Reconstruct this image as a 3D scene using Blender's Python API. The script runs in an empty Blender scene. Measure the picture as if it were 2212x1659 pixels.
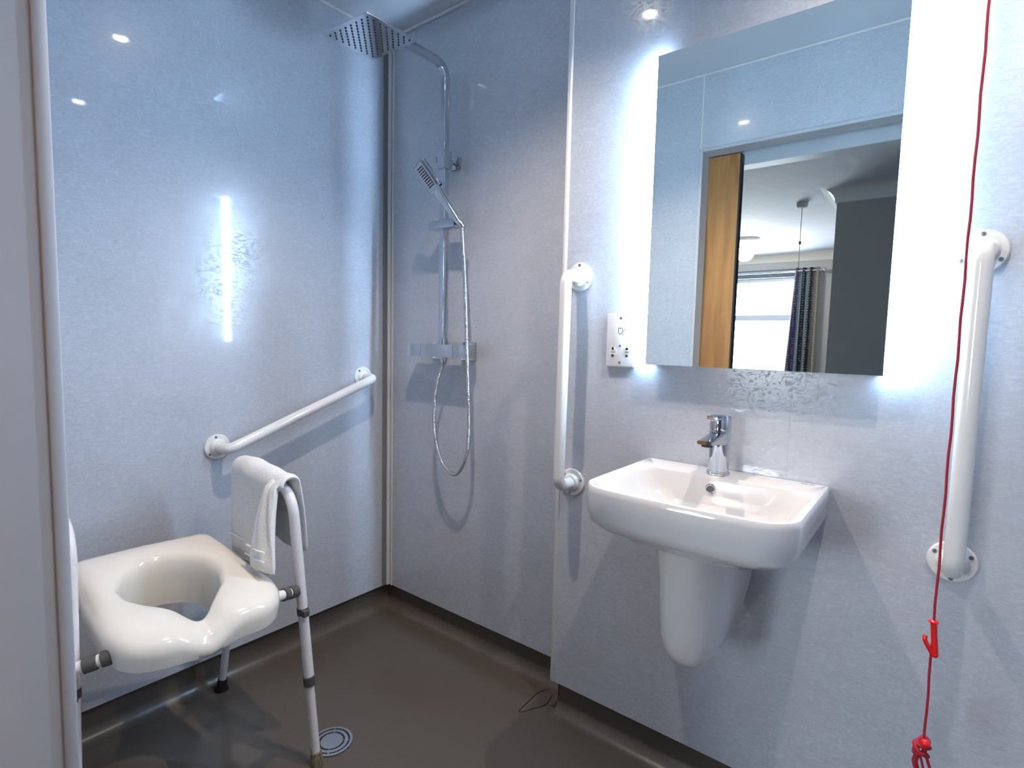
import bpy, bmesh, math, random
from mathutils import Vector, Matrix
V = Vector
PI = math.pi
random.seed(4)
C = bpy.context.scene.collection
scn = bpy.context.scene

# ------------------------------------------------------------------ camera
H = 1.16
YAW, PITCH, ROLL, FPX = math.radians(-38.09511), math.radians(-4.70358), math.radians(1.32656), 1180.82
_f = V((math.sin(YAW) * math.cos(PITCH), math.cos(YAW) * math.cos(PITCH), math.sin(PITCH)))
_r = V((math.cos(YAW), -math.sin(YAW), 0))
_u = _r.cross(_f)
R2 = math.cos(ROLL) * _r + math.sin(ROLL) * _u
U2 = -math.sin(ROLL) * _r + math.cos(ROLL) * _u
cam = bpy.data.cameras.new('camera')
camo = bpy.data.objects.new('camera', cam)
C.objects.link(camo)
camo.matrix_world = Matrix(((R2.x, U2.x, -_f.x, 0), (R2.y, U2.y, -_f.y, 0), (R2.z, U2.z, -_f.z, H), (0, 0, 0, 1)))
cam.sensor_width = 36
cam.lens = 36 * FPX / 2212
cam.clip_start = 0.02
scn.camera = camo

# ------------------------------------------------------------------ world, exposure
w = bpy.data.worlds.new('world'); scn.world = w
w.use_nodes = True
w.node_tree.nodes['Background'].inputs[0].default_value = (0.75, 0.87, 1, 1)
w.node_tree.nodes['Background'].inputs[1].default_value = 1.0
scn.view_settings.view_transform = 'Standard'
scn.view_settings.look = 'None'
scn.view_settings.gamma = 1
scn.view_settings.use_curve_mapping = False
scn.view_settings.exposure = 0.0
E_DOWN = (58.0, 46.0)      # the two downlights, W
E_LED = 14.0        # narrow beam of the mirror strips, W
S_LED = 120.0       # emission of the mirror diffusers
S_WIN = 24.0        # bedroom window
COL_LED = (0.47, 0.70, 1.0)
COL_DOWN = (1.0, 0.83, 0.68)


def lamp(name, kind, loc, energy, color, **kw):
    l = bpy.data.lights.new(name, kind); l.energy = energy; l.color = color
    for k, v in kw.items(): setattr(l, k, v)
    o = bpy.data.objects.new(name, l); C.objects.link(o); o.location = loc
    return o

# ------------------------------------------------------------------ pixel helper: where a sight line meets a real plane
def at(px, py, ax, val):
    d = R2 * ((px - 1106) / FPX) - U2 * ((py - 829.5) / FPX) + _f
    c = V((0, 0, H))
    return c + d * ((val - c[ax]) / d[ax])

# ------------------------------------------------------------------ materials
def mat(name, col, rough=0.5, metal=0.0, coat=0.0, spec=0.5, emit=None, es=0.0, var=None, bump=None, sss=0.0):
    """var = (scale xyz, amount, detail); bump = (scale xyz, strength, distance, detail)"""
    m = bpy.data.materials.new(name); m.use_nodes = True
    nt = m.node_tree; b = nt.nodes['Principled BSDF']
    b.inputs['Base Color'].default_value = (*col, 1)
    b.inputs['Roughness'].default_value = rough
    b.inputs['Metallic'].default_value = metal
    b.inputs['Coat Weight'].default_value = coat
    b.inputs['Coat Roughness'].default_value = 0.04
    b.inputs['Specular IOR Level'].default_value = spec
    if sss:
        b.inputs['Subsurface Weight'].default_value = sss
        b.inputs['Subsurface Scale'].default_value = 0.01
    if emit:
        b.inputs['Emission Color'].default_value = (*emit, 1)
        b.inputs['Emission Strength'].default_value = es
    tc = nt.nodes.new('ShaderNodeTexCoord')
    if var:
        mp = nt.nodes.new('ShaderNodeMapping'); mp.inputs['Scale'].default_value = var[0]
        nz = nt.nodes.new('ShaderNodeTexNoise'); nz.inputs['Scale'].default_value = 1; nz.inputs['Detail'].default_value = var[2]
        rp = nt.nodes.new('ShaderNodeValToRGB')
        a = var[1]
        rp.color_ramp.elements[0].position = 0.3; rp.color_ramp.elements[1].position = 0.7
        rp.color_ramp.elements[0].color = (*[c * (1 - a) for c in col], 1)
        rp.color_ramp.elements[1].color = (*[min(1, c * (1 + a)) for c in col], 1)
        nt.links.new(tc.outputs['Object'], mp.inputs[0]); nt.links.new(mp.outputs[0], nz.inputs['Vector'])
        nt.links.new(nz.outputs['Fac'], rp.inputs[0]); nt.links.new(rp.outputs[0], b.inputs['Base Color'])
    if bump:
        mp = nt.nodes.new('ShaderNodeMapping'); mp.inputs['Scale'].default_value = bump[0]
        nz = nt.nodes.new('ShaderNodeTexNoise'); nz.inputs['Scale'].default_value = 1; nz.inputs['Detail'].default_value = bump[3]
        bp = nt.nodes.new('ShaderNodeBump'); bp.inputs['Strength'].default_value = bump[1]; bp.inputs['Distance'].default_value = bump[2]
        nt.links.new(tc.outputs['Object'], mp.inputs[0]); nt.links.new(mp.outputs[0], nz.inputs['Vector'])
        nt.links.new(nz.outputs['Fac'], bp.inputs['Height']); nt.links.new(bp.outputs[0], b.inputs['Normal'])
    return m


def panel_material(name, horiz):
    """grey laminate shower panel: fine fibre speckle, small worm-like raised marks, high gloss.
    horiz = axis index running along the wall"""
    m = bpy.data.materials.new(name); m.use_nodes = True
    nt = m.node_tree; N = nt.nodes; L = nt.links; b = N['Principled BSDF']
    tc = N.new('ShaderNodeTexCoord')
    def noise(sh, sv, detail, dist=0.0):
        mp = N.new('ShaderNodeMapping'); s = [1, 1, sv]; s[horiz] = sh
        mp.inputs['Scale'].default_value = s
        nz = N.new('ShaderNodeTexNoise'); nz.inputs['Scale'].default_value = 1
        nz.inputs['Detail'].default_value = detail; nz.inputs['Distortion'].default_value = dist
        L.new(tc.outputs['Object'], mp.inputs[0]); L.new(mp.outputs[0], nz.inputs['Vector'])
        return nz.outputs['Fac']
    f1 = noise(60, 320, 3, 1.2)
    f2 = noise(5, 7, 4)
    r1 = N.new('ShaderNodeValToRGB'); e = r1.color_ramp.elements
    e[0].position = 0.30; e[0].color = (0.495, 0.525, 0.585, 1)
    e[1].position = 0.75; e[1].color = (0.60, 0.63, 0.69, 1)
    L.new(f1, r1.inputs[0])
    r2 = N.new('ShaderNodeValToRGB'); e = r2.color_ramp.elements
    e[0].position = 0.3; e[0].color = (0.93, 0.925, 0.91, 1); e[1].position = 0.7; e[1].color = (1, 1, 1, 1)
    L.new(f2, r2.inputs[0])
    mx = N.new('ShaderNodeMix'); mx.data_type = 'RGBA'; mx.blend_type = 'MULTIPLY'; mx.inputs[0].default_value = 1
    L.new(r1.outputs[0], mx.inputs[6]); L.new(r2.outputs[0], mx.inputs[7]); L.new(mx.outputs[2], b.inputs['Base Color'])
    f3 = noise(48, 85, 1.0, 2.5)
    r3 = N.new('ShaderNodeValToRGB'); e = r3.color_ramp.elements
    e[0].position = 0.53; e[0].color = (0, 0, 0, 1); e[1].position = 0.57; e[1].color = (1, 1, 1, 1)
    L.new(f3, r3.inputs[0])
    bp = N.new('ShaderNodeBump'); bp.inputs['Strength'].default_value = 0.25; bp.inputs['Distance'].default_value = 0.0015
    L.new(r3.outputs[0], bp.inputs['Height']); L.new(bp.outputs[0], b.inputs['Coat Normal'])
    # the raised marks are matt: they break up the sheen of the body layer
    inv = N.new('ShaderNodeMath'); inv.operation = 'MULTIPLY_ADD'; inv.inputs[1].default_value = -1.0; inv.inputs[2].default_value = 1.0
    L.new(r3.outputs[0], inv.inputs[0]); L.new(inv.outputs[0], b.inputs['Specular IOR Level'])
    b.inputs['Roughness'].default_value = 0.24
    b.inputs['Coat Weight'].default_value = 0.75
    b.inputs['Coat Roughness'].default_value = 0.04
    return m

M_PX = panel_material('panel_along_x', 0)
M_PY = panel_material('panel_along_y', 1)
M_VINYL = mat('vinyl', (0.105, 0.088, 0.072), 0.30, spec=0.45, var=((180, 180, 180), 0.10, 2), bump=((500, 500, 500), 0.08, 0.0005, 2))
M_CEIL = mat('ceiling_panel', (0.62, 0.65, 0.69), 0.32, bump=((3, 60, 3), 0.03, 0.001, 2), var=((2, 2, 2), 0.02, 2))
M_TRIM = mat('white_trim', (0.74, 0.74, 0.73), 0.25, var=((30, 30, 30), 0.02, 2))
M_SEAL = mat('grey_seal', (0.20, 0.20, 0.21), 0.4, var=((40, 40, 40), 0.05, 2))
M_PAINT = mat('satin_paint', (0.50, 0.52, 0.55), 0.38, bump=((90, 90, 5), 0.15, 0.0006, 3), var=((8, 8, 2), 0.04, 3))
M_WHITE = mat('white_powder_coat', (0.82, 0.81, 0.78), 0.16, coat=0.4, var=((20, 20, 20), 0.01, 2))
M_CERAMIC = mat('ceramic', (0.76, 0.745, 0.735), 0.07, coat=0.6, var=((6, 6, 6), 0.008, 2))
M_SEAT = mat('seat_plastic', (0.82, 0.765, 0.67), 0.13, coat=0.3, var=((10, 10, 10), 0.015, 2), sss=0.05)
M_LEG = mat('leg_paint', (0.78, 0.74, 0.74), 0.25, coat=0.2, var=((60, 60, 60), 0.03, 3))
M_SLEEVE = mat('grey_sleeve', (0.085, 0.078, 0.07), 0.45, var=((150, 150, 150), 0.15, 2))
M_RUBBER = mat('black_rubber', (0.012, 0.012, 0.014), 0.5, var=((80, 80, 80), 0.2, 2))
M_DIRTY = mat('worn_ferrule', (0.20, 0.17, 0.10), 0.5, var=((200, 200, 60), 0.6, 3))
M_CHROME = mat('chrome', (0.57, 0.59, 0.62), 0.05, metal=1.0, var=((5, 5, 5), 0.01, 1))
M_STEEL = mat('brushed_steel', (0.60, 0.64, 0.70), 0.22, metal=1.0, var=((20, 20, 20), 0.04, 2))
M_DARK = mat('dark_rubber_nozzle', (0.02, 0.022, 0.03), 0.4, var=((80, 80, 80), 0.2, 1))
M_SCREW = mat('screw_steel', (0.35, 0.35, 0.37), 0.3, metal=1.0, var=((90, 90, 90), 0.2, 2))
M_MIRROR = mat('mirror_silver', (0.91, 0.95, 0.90), 0.0, metal=1.0, var=((1, 1, 1), 0.002, 1))
M_EDGE = mat('mirror_edge_glass', (0.25, 0.75, 0.78), 0.05, var=((9, 9, 9), 0.05, 1))
M_PLASTIC = mat('white_plastic', (0.80, 0.80, 0.82), 0.22, var=((9, 9, 9), 0.01, 1))
M_TOWEL = mat('terry_cotton', (0.93, 0.91, 0.88), 0.95, spec=0.1, var=((260, 260, 260), 0.10, 3), bump=((700, 700, 700), 0.9, 0.0025, 3))
M_TBAND = mat('towel_band', (0.93, 0.91, 0.88), 0.8, spec=0.2, bump=((900, 900, 60), 0.3, 0.0008, 2))
M_CORD = mat('red_cord', (0.42, 0.012, 0.03), 0.6, var=((10, 10, 900), 0.3, 2), bump=((900, 900, 900), 0.6, 0.0006, 2))
M_RED = mat('red_plastic', (0.80, 0.015, 0.015), 0.22, var=((40, 40, 40), 0.03, 2))
M_LED = mat('mirror_diffuser', (0.9, 0.95, 1), 0.4, emit=COL_LED, es=S_LED)
M_BULB = mat('downlight_bulb', (1, 0.95, 0.9), 0.4, emit=(1, 0.90, 0.76), es=55)
M_BWALL = mat('bedroom_paint', (0.42, 0.42, 0.43), 0.8, var=((4, 4, 4), 0.02, 3))
M_BGREY = mat('bedroom_dark_paint', (0.33, 0.315, 0.31), 0.75, var=((4, 4, 4), 0.03, 3), bump=((150, 150, 150), 0.1, 0.001, 2))
M_BCEIL = mat('artex_ceiling', (0.55, 0.57, 0.66), 0.8, var=((3, 3, 3), 0.03, 3), bump=((14, 5, 10), 0.5, 0.01, 3))
M_COVING = mat('coving', (0.60, 0.60, 0.60), 0.6, var=((4, 4, 4), 0.01, 2))
M_CARPET = mat('carpet', (0.22, 0.20, 0.19), 0.95, var=((150, 150, 150), 0.2, 3))
M_PANE = mat('net_lit_window', (0.9, 0.95, 1), 0.4, emit=(0.80, 0.92, 1.0), es=S_WIN)
M_PALEBLUE = mat('window_upvc', (0.60, 0.66, 0.75), 0.35, var=((9, 9, 9), 0.01, 1))
M_BLIND = mat('blind_rail', (0.10, 0.13, 0.17), 0.5, var=((5, 90, 90), 0.1, 2))


def oak_material():
    m = bpy.data.materials.new('oak_veneer'); m.use_nodes = True
    nt = m.node_tree; N = nt.nodes; L = nt.links; b = N['Principled BSDF']
    tc = N.new('ShaderNodeTexCoord')
    mp = N.new('ShaderNodeMapping'); mp.inputs['Scale'].default_value = (26, 1, 2.6); mp.inputs['Rotation'].default_value = (0, -0.30, 0)
    wv = N.new('ShaderNodeTexNoise'); wv.inputs['Scale'].default_value = 1; wv.inputs['Detail'].default_value = 4; wv.inputs['Distortion'].default_value = 0.6
    rp = N.new('ShaderNodeValToRGB'); e = rp.color_ramp.elements
    e[0].position = 0.3; e[0].color = (0.30, 0.125, 0.035, 1); e[1].position = 0.7; e[1].color = (0.50, 0.235, 0.075, 1)
    L.new(tc.outputs['Object'], mp.inputs[0]); L.new(mp.outputs[0], wv.inputs['Vector'])
    L.new(wv.outputs['Fac'], rp.inputs[0]); L.new(rp.outputs[0], b.inputs['Base Color'])
    b.inputs['Roughness'].default_value = 0.4
    return m
M_OAK = oak_material()


def curtain_material():
    m = bpy.data.materials.new('patterned_curtain'); m.use_nodes = True
    nt = m.node_tree; N = nt.nodes; L = nt.links; b = N['Principled BSDF']
    tc = N.new('ShaderNodeTexCoord')
    sp = N.new('ShaderNodeSeparateXYZ'); L.new(tc.outputs['Object'], sp.inputs[0])
    rp = N.new('ShaderNodeValToRGB'); rp.color_ramp.interpolation = 'CONSTANT'
    e = rp.color_ramp.elements
    stops = [(0.0, (0.06, 0.05, 0.13)), (0.30, (0.13, 0.19, 0.24)), (0.42, (0.015, 0.02, 0.04)), (0.52, (0.16, 0.21, 0.25)), (0.62, (0.02, 0.03, 0.05)), (0.72, (0.16, 0.15, 0.14)), (0.88, (0.26, 0.23, 0.19))]
    e[0].position = 0; e[0].color = (*stops[0][1], 1); e[1].position = stops[1][0]; e[1].color = (*stops[1][1], 1)
    for p, c in stops[2:]:
        n = e.new(p); n.color = (*c, 1)
    mr = N.new('ShaderNodeMapRange'); mr.inputs['From Min'].default_value = -0.22; mr.inputs['From Max'].default_value = 0.18
    L.new(sp.outputs['X'], mr.inputs['Value']); L.new(mr.outputs[0], rp.inputs[0])
    mp = N.new('ShaderNodeMapping'); mp.inputs['Scale'].default_value = (30, 1, 30)
    vo = N.new('ShaderNodeTexVoronoi'); vo.inputs['Scale'].default_value = 1; vo.inputs['Randomness'].default_value = 0.25
    L.new(tc.outputs['Object'], mp.inputs[0]); L.new(mp.outputs[0], vo.inputs['Vector'])
    lt = N.new('ShaderNodeMath'); lt.operation = 'LESS_THAN'; lt.inputs[1].default_value = 0.25
    L.new(vo.outputs['Distance'], lt.inputs[0])
    mu = N.new('ShaderNodeMath'); mu.operation = 'MULTIPLY'; mu.inputs[1].default_value = 0.6; L.new(lt.outputs[0], mu.inputs[0])
    mx = N.new('ShaderNodeMix'); mx.data_type = 'RGBA'; mx.inputs[7].default_value = (0.42, 0.42, 0.40, 1)
    L.new(mu.outputs[0], mx.inputs[0]); L.new(rp.outputs[0], mx.inputs[6]); L.new(mx.outputs[2], b.inputs['Base Color'])
    b.inputs['Roughness'].default_value = 0.8
    return m
M_CURTAIN = curtain_material()

# ------------------------------------------------------------------ mesh helpers
def box(bm, lo, hi, bev=0.0, seg=2):
    lo = V(lo); hi = V(hi)
    g = bmesh.ops.create_cube(bm, size=1)
    vs = g['verts']
    for v in vs:
        v.co = V([(lo[i] + hi[i]) / 2 + v.co[i] * (hi[i] - lo[i]) for i in range(3)])
    if bev:
        es = list({e for v in vs for e in v.link_edges})
        bmesh.ops.bevel(bm, geom=es, offset=bev, segments=seg, profile=0.5, affect='EDGES')
    return vs

def obox(bm, c, ax, ay, az, sx, sy, sz, bev=0.0, seg=2):
    """box centred at c with orthonormal axes and full sizes"""
    g = bmesh.ops.create_cube(bm, size=1); vs = g['verts']
    for v in vs:
        p = v.co.copy(); v.co = V(c) + V(ax) * p.x * sx + V(ay) * p.y * sy + V(az) * p.z * sz
    if bev:
        es = list({e for v in vs for e in v.link_edges})
        bmesh.ops.bevel(bm, geom=es, offset=bev, segments=seg, profile=0.5, affect='EDGES')

def loft(bm, rings, cap0=True, cap1=True, closed=True):
    vv = [[bm.verts.new(p) for p in r] for r in rings]
    n = len(vv[0])
    for a, b in zip(vv[:-1], vv[1:]):
        for i in range(n if closed else n - 1):
            j = (i + 1) % n
            try: bm.faces.new((a[i], a[j], b[j], b[i]))
            except ValueError: pass
    if cap0: bm.faces.new(list(reversed(vv[0])))
    if cap1: bm.faces.new(vv[-1])
    return vv

def fillet(pts, rad, n=8):
    pts = [V(p) for p in pts]; out = [pts[0]]
    for i in range(1, len(pts) - 1):
        p = pts[i]; a = (pts[i - 1] - p); b = (pts[i + 1] - p)
        r = rad[i - 1] if isinstance(rad, (list, tuple)) else rad
        r = min(r, a.length * .49, b.length * .49)
        a.normalize(); b.normalize()
        for k in range(n + 1):
            t = k / n
            out.append((p + a * r) * (1 - t) ** 2 + p * 2 * t * (1 - t) + (p + b * r) * t * t)
    out.append(pts[-1]); return out

def spline(pts, n=10):
    pts = [V(p) for p in pts]; P = [pts[0]] + pts + [pts[-1]]; out = []
    for i in range(1, len(P) - 2):
        for k in range(n):
            t = k / n
            out.append(0.5 * ((2 * P[i]) + (P[i + 1] - P[i - 1]) * t + (2 * P[i - 1] - 5 * P[i] + 4 * P[i + 1] - P[i + 2]) * t * t
                              + (3 * P[i] - P[i - 1] - 3 * P[i + 1] + P[i + 2]) * t ** 3))
    out.append(pts[-1]); return out

def tube(bm, path, r, n=20, section=None, up=None):
    path = [V(p) for p in path]
    rings = []; T0 = (path[1] - path[0]).normalized()
    a = V(up) if up is not None else (V((0, 0, 1)) if abs(T0.z) < .9 else V((1, 0, 0)))
    nrm = (a - T0 * a.dot(T0)).normalized()
    for i, p in enumerate(path):
        t = (path[min(i + 1, len(path) - 1)] - path[max(i - 1, 0)]).normalized()
        nrm = (nrm - t * nrm.dot(t)).normalized(); bn = t.cross(nrm)
        rr = r[i] if isinstance(r, (list, tuple)) else r
        if section: rings.append([p + nrm * x + bn * y for x, y in section])
        else: rings.append([p + (nrm * math.cos(2 * PI * k / n) + bn * math.sin(2 * PI * k / n)) * rr for k in range(n)])
    loft(bm, rings)

def lathe(bm, prof, origin, axis, n=32):
    """prof: list of (radius, height along axis)"""
    axis = V(axis).normalized(); a = V((1, 0, 0)) if abs(axis.x) < .9 else V((0, 1, 0))
    u = (a - axis * a.dot(axis)).normalized(); v = axis.cross(u); o = V(origin)
    rings = [[o + axis * h + (u * math.cos(2 * PI * k / n) + v * math.sin(2 * PI * k / n)) * max(r, 1e-5) for k in range(n)] for r, h in prof]
    if prof[0][0] > 1e-4 and prof[-1][0] > 1e-4: loft(bm, rings + [rings[0]], False, False)      # a ring, open in the middle
    else: loft(bm, rings)

def rsec(sx, sy, r, n=3):
    out = []
    for cx, cy, a0 in ((sx / 2 - r, sy / 2 - r, 0), (-sx / 2 + r, sy / 2 - r, PI / 2), (-sx / 2 + r, -sy / 2 + r, PI), (sx / 2 - r, -sy / 2 + r, 1.5 * PI)):
        for k in range(n + 1):
            a = a0 + PI / 2 * k / n
            out.append((cx + r * math.cos(a), cy + r * math.sin(a)))
    return out

# ------------------------------------------------------------------ object helpers
def obj(name, bm, m, parent=None, smooth=True, ang=35, label=None):
    bmesh.ops.remove_doubles(bm, verts=bm.verts, dist=1e-6)
    bmesh.ops.recalc_face_normals(bm, faces=bm.faces)
    if parent is not None:
        off = V(parent['_o'])
        for v in bm.verts: v.co -= off
    me = bpy.data.meshes.new(name)
    if smooth:
        for f in bm.faces: f.smooth = True
        for e in bm.edges:
            if len(e.link_faces) == 2 and e.calc_face_angle(0) > math.radians(ang): e.smooth = False
    bm.to_mesh(me); bm.free()
    me.materials.append(m)
    o = bpy.data.objects.new(name, me); C.objects.link(o)
    if parent is not None:
        o.parent = parent; o['_o'] = parent['_o']
    else: o['_o'] = (0.0, 0.0, 0.0)
    if label: o['label'] = label
    return o

def thing(name, label, cat, loc, group=None):
    o = bpy.data.objects.new(name, None); C.objects.link(o)
    o.empty_display_size = 0.05
    o.location = loc; o['_o'] = tuple(float(c) for c in loc); o['label'] = label; o['category'] = cat
    if group: o['group'] = group
    return o

def tag(o, label, cat, group=None):
    o['label'] = label; o['category'] = cat
    if group: o['group'] = group
    return o

def struct(name, bm, m, smooth=False, parent=None, label=None):
    o = obj(name, bm, m, parent, smooth); 
    if parent is None: o['kind'] = 'structure'
    if label: o['label'] = label
    return o

def B(*a, **k):
    bm = bmesh.new(); box(bm, *a, **k); return bm

# ------------------------------------------------------------------ room constants
XL = -1.804        # left panel face
YC = 1.470         # shower wall face
YM = 1.370         # basin wall face
XS = -0.889        # where the basin wall starts
ZP = 0.102         # bottom edge of the panels
ZC = 2.335         # bathroom ceiling
YF = 0.190         # bathroom face of the doorway wall
XR = 1.15
XJ, XJ2, ZH = -0.895, 0.16, 2.005     # doorway

# ------------------------------------------------------------------ bathroom shell
struct('floor', B((-1.90, 0.05, -0.05), (XR + .05, 1.56, 0.0)), M_VINYL)
struct('ceiling', B((-1.90, 0.05, ZC), (XR + .05, 1.60, ZC + .05)), M_CEIL)
struct('wall_left', B((XL - .018, 0.06, ZP), (XL, YC + .018, ZC)), M_PY)
struct('wall_back', B((XL, YC, ZP), (XS + .012, YC + .018, ZC)), M_PX)
# basin wall: the boxed-out panelled wall, with its seam
bm = bmesh.new()
box(bm, (XS, YM, ZP - .002), (-0.2641, YM + .018, ZC)); box(bm, (-0.2642, YM + .0004, ZP), (-0.2634, YM + .009, ZC)); box(bm, (-0.2635, YM, ZP - .002), (XR, YM + .018, ZC))
struct('wall_basin', bm, M_PX)
bm = bmesh.new(); box(bm, (XS + .017, YM + .021, 0), (XR, YC + .08, ZC)); box(bm, (-1.90, YC + .021, 0), (XR, YC + .08, ZC))
box(bm, (-1.90, 0.05, 0), (XL - .021, YC + .08, ZC))
struct('wall_core', bm, M_VINYL)
struct('wall_right', B((XR, 0.05, 0), (XR + .01, YC, ZC)), M_PY)
bm = bmesh.new()
box(bm, (XL, YF - .008, ZP), (XJ - .012, YF, ZC))
box(bm, (XJ - .0105, YF - .008, ZH + .012), (XJ2 + .012, YF, ZC))
box(bm, (XJ2 + .012, YF - .008, ZP), (XR, YF, ZC))
struct('wall_front', bm, M_PX)

# coved vinyl skirting
def cove(name, p0, p1, n, h=ZP + .01, r=0.045):
    """p0,p1 at wall foot; n points into the room"""
    p0 = V(p0); p1 = V(p1); n = V(n); bm = bmesh.new(); sec = []
    sec.append((0.0, h)); sec.append((0.0, r))
    for k in range(1, 9):
        a = PI / 2 * k / 8; sec.append((r - r * math.cos(a), r - r * math.sin(a)))
    sec[-1] = (r, 0.0006); sec += [(r, -0.004), (-.003, -0.004), (-.003, h)]
    loft(bm, [[p + n * a + V((0, 0, b)) for a, b in sec] for p in (p0, p1)])
    return struct(name, bm, M_VINYL, smooth=True)
cove('baseboard_left', (XL - .018, 0.19, 0), (XL - .018, YC + .018, 0), (1, 0, 0))
cove('baseboard_back', (XL - .018, YC + .018, 0), (XS + .014, YC + .018, 0), (0, -1, 0))
cove('baseboard_basin', (XS + .014, YM + .018, 0), (XR, YM + .018, 0), (0, -1, 0))
cove('baseboard_step', (XS + .014, YC + .018, 0), (XS + .014, YM + .018, 0), (-1, 0, 0))

# trims: corner strip, end strip of the basin wall, ceiling beads
struct('trim_1', B((XL, YC - .034, ZP), (XL + .005, YC - .014, ZC), bev=.0015), M_SEAL)
bm = bmesh.new(); box(bm, (XL, YC - .014, ZP), (XL + .013, YC, ZC), bev=.003); box(bm, (XL + .018, YC - .004, ZP), (XL + .027, YC, ZC), bev=.001)
struct('trim_2', bm, M_TRIM)
bm = bmesh.new(); box(bm, (XS - .006, YM - .003, ZP - .002), (XS + .009, YM + .012, ZC), bev=.003); box(bm, (XS - .006, YM, ZP - .002), (XS, YC, ZC))
struct('trim_3', bm, M_TRIM, smooth=True)
struct('trim_4', B((XL, 0.19, ZC - .010), (XL + .010, YC, ZC), bev=.003), M_TRIM)
struct('trim_5', B((XL, YC - .010, ZC - .010), (XS, YC, ZC), bev=.003), M_TRIM)
struct('trim_6', B((XS, YM - .010, ZC - .010), (XR, YM, ZC), bev=.003), M_TRIM)
struct('trim_7', B((XL, YF, ZC - .010), (XR, YF + .010, ZC), bev=.003), M_TRIM)
struct('trim_8', B((XJ - .011, YF, ZH + .01), (XJ - .004, YF + .0025, ZC - .01), bev=.001), M_TRIM)
# doorway lining with plastic edge bead; the sliding leaf runs in a pocket on its bedroom side
bm = bmesh.new()
box(bm, (XJ - .03, 0.100, 0), (XJ, YF - .010, ZH + .03)); box(bm, (XJ2, 0.100, 0), (XJ2 + .03, YF - .010, ZH + .03))
box(bm, (XJ, 0.100, ZH), (XJ2, YF - .010, ZH + .03))
struct('trim_9', bm, M_PAINT)
bm = bmesh.new()
box(bm, (XJ - .012, YF - .010, 0), (XJ + .0035, YF + .006, ZH), bev=.0025); box(bm, (XJ2 - .0035, YF - .010, 0), (XJ2 + .012, YF + .006, ZH), bev=.0025)
box(bm, (XJ - .012, YF - .010, ZH - .0035), (XJ2 + .012, YF + .006, ZH + .012), bev=.0025)
struct('trim_10', bm, M_PAINT, smooth=True)
bm = bmesh.new()
box(bm, (XJ, -0.03, ZH - .045), (XJ2, 0.045, ZH + .03)); box(bm, (XJ - .03, -0.03, 0), (XJ, 0.045, ZH + .03)); box(bm, (XJ2, -0.03, 0), (XJ2 + .03, 0.045, ZH + .03))
struct('trim_15', bm, M_PAINT)
# weld seam in the vinyl at the foot of the step
bm = bmesh.new()
pts = [at(1190, 1489, 2, .001), at(1165, 1495, 2, .001), at(1145, 1512, 2, .001), at(1121, 1537, 2, .001), at(1150, 1531, 2, .001), at(1180, 1521, 2, .001), at(1192, 1503, 2, .001)]
tube(bm, spline(pts, 6), 0.0012, 6)
struct('trim_11', bm, M_RUBBER, smooth=True)

# ------------------------------------------------------------------ bedroom seen in the mirror
BC = 2.40
struct('floor.001', B((-4.0, -5.75, -0.05), (2.2, 0.049, -0.001)), M_CARPET)
struct('ceiling.001', B((-4.0, -5.75, BC), (2.2, -0.031, BC + .05)), M_BCEIL)
bm = bmesh.new(); box(bm, (-4.0, -0.03, 0), (XJ - .03, 0.045, BC)); box(bm, (XJ2 + .03, -0.03, 0), (2.2, 0.045, BC)); box(bm, (XJ - .03, -0.03, ZH + .03), (XJ2 + .03, 0.045, BC))
struct('wall_bedroom_near', bm, M_BWALL)
struct('wall_bedroom_left', B((-4.05, -5.75, 0), (-4.0, 0.06, BC)), M_BWALL)
struct('wall_bedroom_right', B((2.2, -5.75, 0), (2.25, 0.06, BC)), M_BWALL)
struct('wall_bedroom_partition', B((-0.74, -5.60, 0), (2.2, -2.41, BC)), M_BGREY)
WX0, WX1, WZ0, WZ1, YB = -3.3, -1.60, 0.75, 2.095, -5.61
bm = bmesh.new()
box(bm, (-4.0, YB - .14, 0), (WX0, YB, BC)); box(bm, (WX1, YB - .14, 0), (-0.74, YB, BC))
box(bm, (WX0, YB - .14, 0), (WX1, YB, WZ0)); box(bm, (WX0, YB - .14, WZ1), (WX1, YB, BC))
struct('wall_bedroom_far', bm, M_BWALL)
def coving(name, p0, p1, n):
    p0 = V(p0); p1 = V(p1); n = V(n); bm = bmesh.new(); r = .10
    sec = [(0, -.11), (.012, -.105)] + [(.012 + r * (1 - math.cos(PI / 2 * k / 6)), -.10 + r * math.sin(PI / 2 * k / 6)) for k in range(7)] + [(0, 0)]
    sec = [(a, min(b, 0)) for a, b in sec]
    loft(bm, [[p + n * a + V((0, 0, b)) for a, b in sec] for p in (p0, p1)])
    return struct(name, bm, M_COVING, smooth=True)
bm = bmesh.new(); r_ = .10
sec = [(0, -.11), (.012, -.105)] + [(.012 + r_ * (1 - math.cos(PI / 2 * k / 8)), -.10 + r_ * math.sin(PI / 2 * k / 8)) for k in range(9)] + [(0, 0)]
sec = [(a_, min(b_, 0)) for a_, b_ in sec]
loft(bm, [[V((2.2, -2.41 + a_, BC + b_)) for a_, b_ in sec], [V((-0.74 - a_, -2.41 + a_, BC + b_)) for a_, b_ in sec], [V((-0.74 - a_, -5.6, BC + b_)) for a_, b_ in sec]])
struct('trim_12', bm, M_COVING, smooth=True)
coving('trim_14', (-4.0, YB, BC), (-0.74, YB, BC), (0, 1, 0))
win = struct('window_1', B((WX0, YB - .09, WZ0), (WX1, YB - .085, WZ1)), M_PANE)
bm = bmesh.new()
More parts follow.
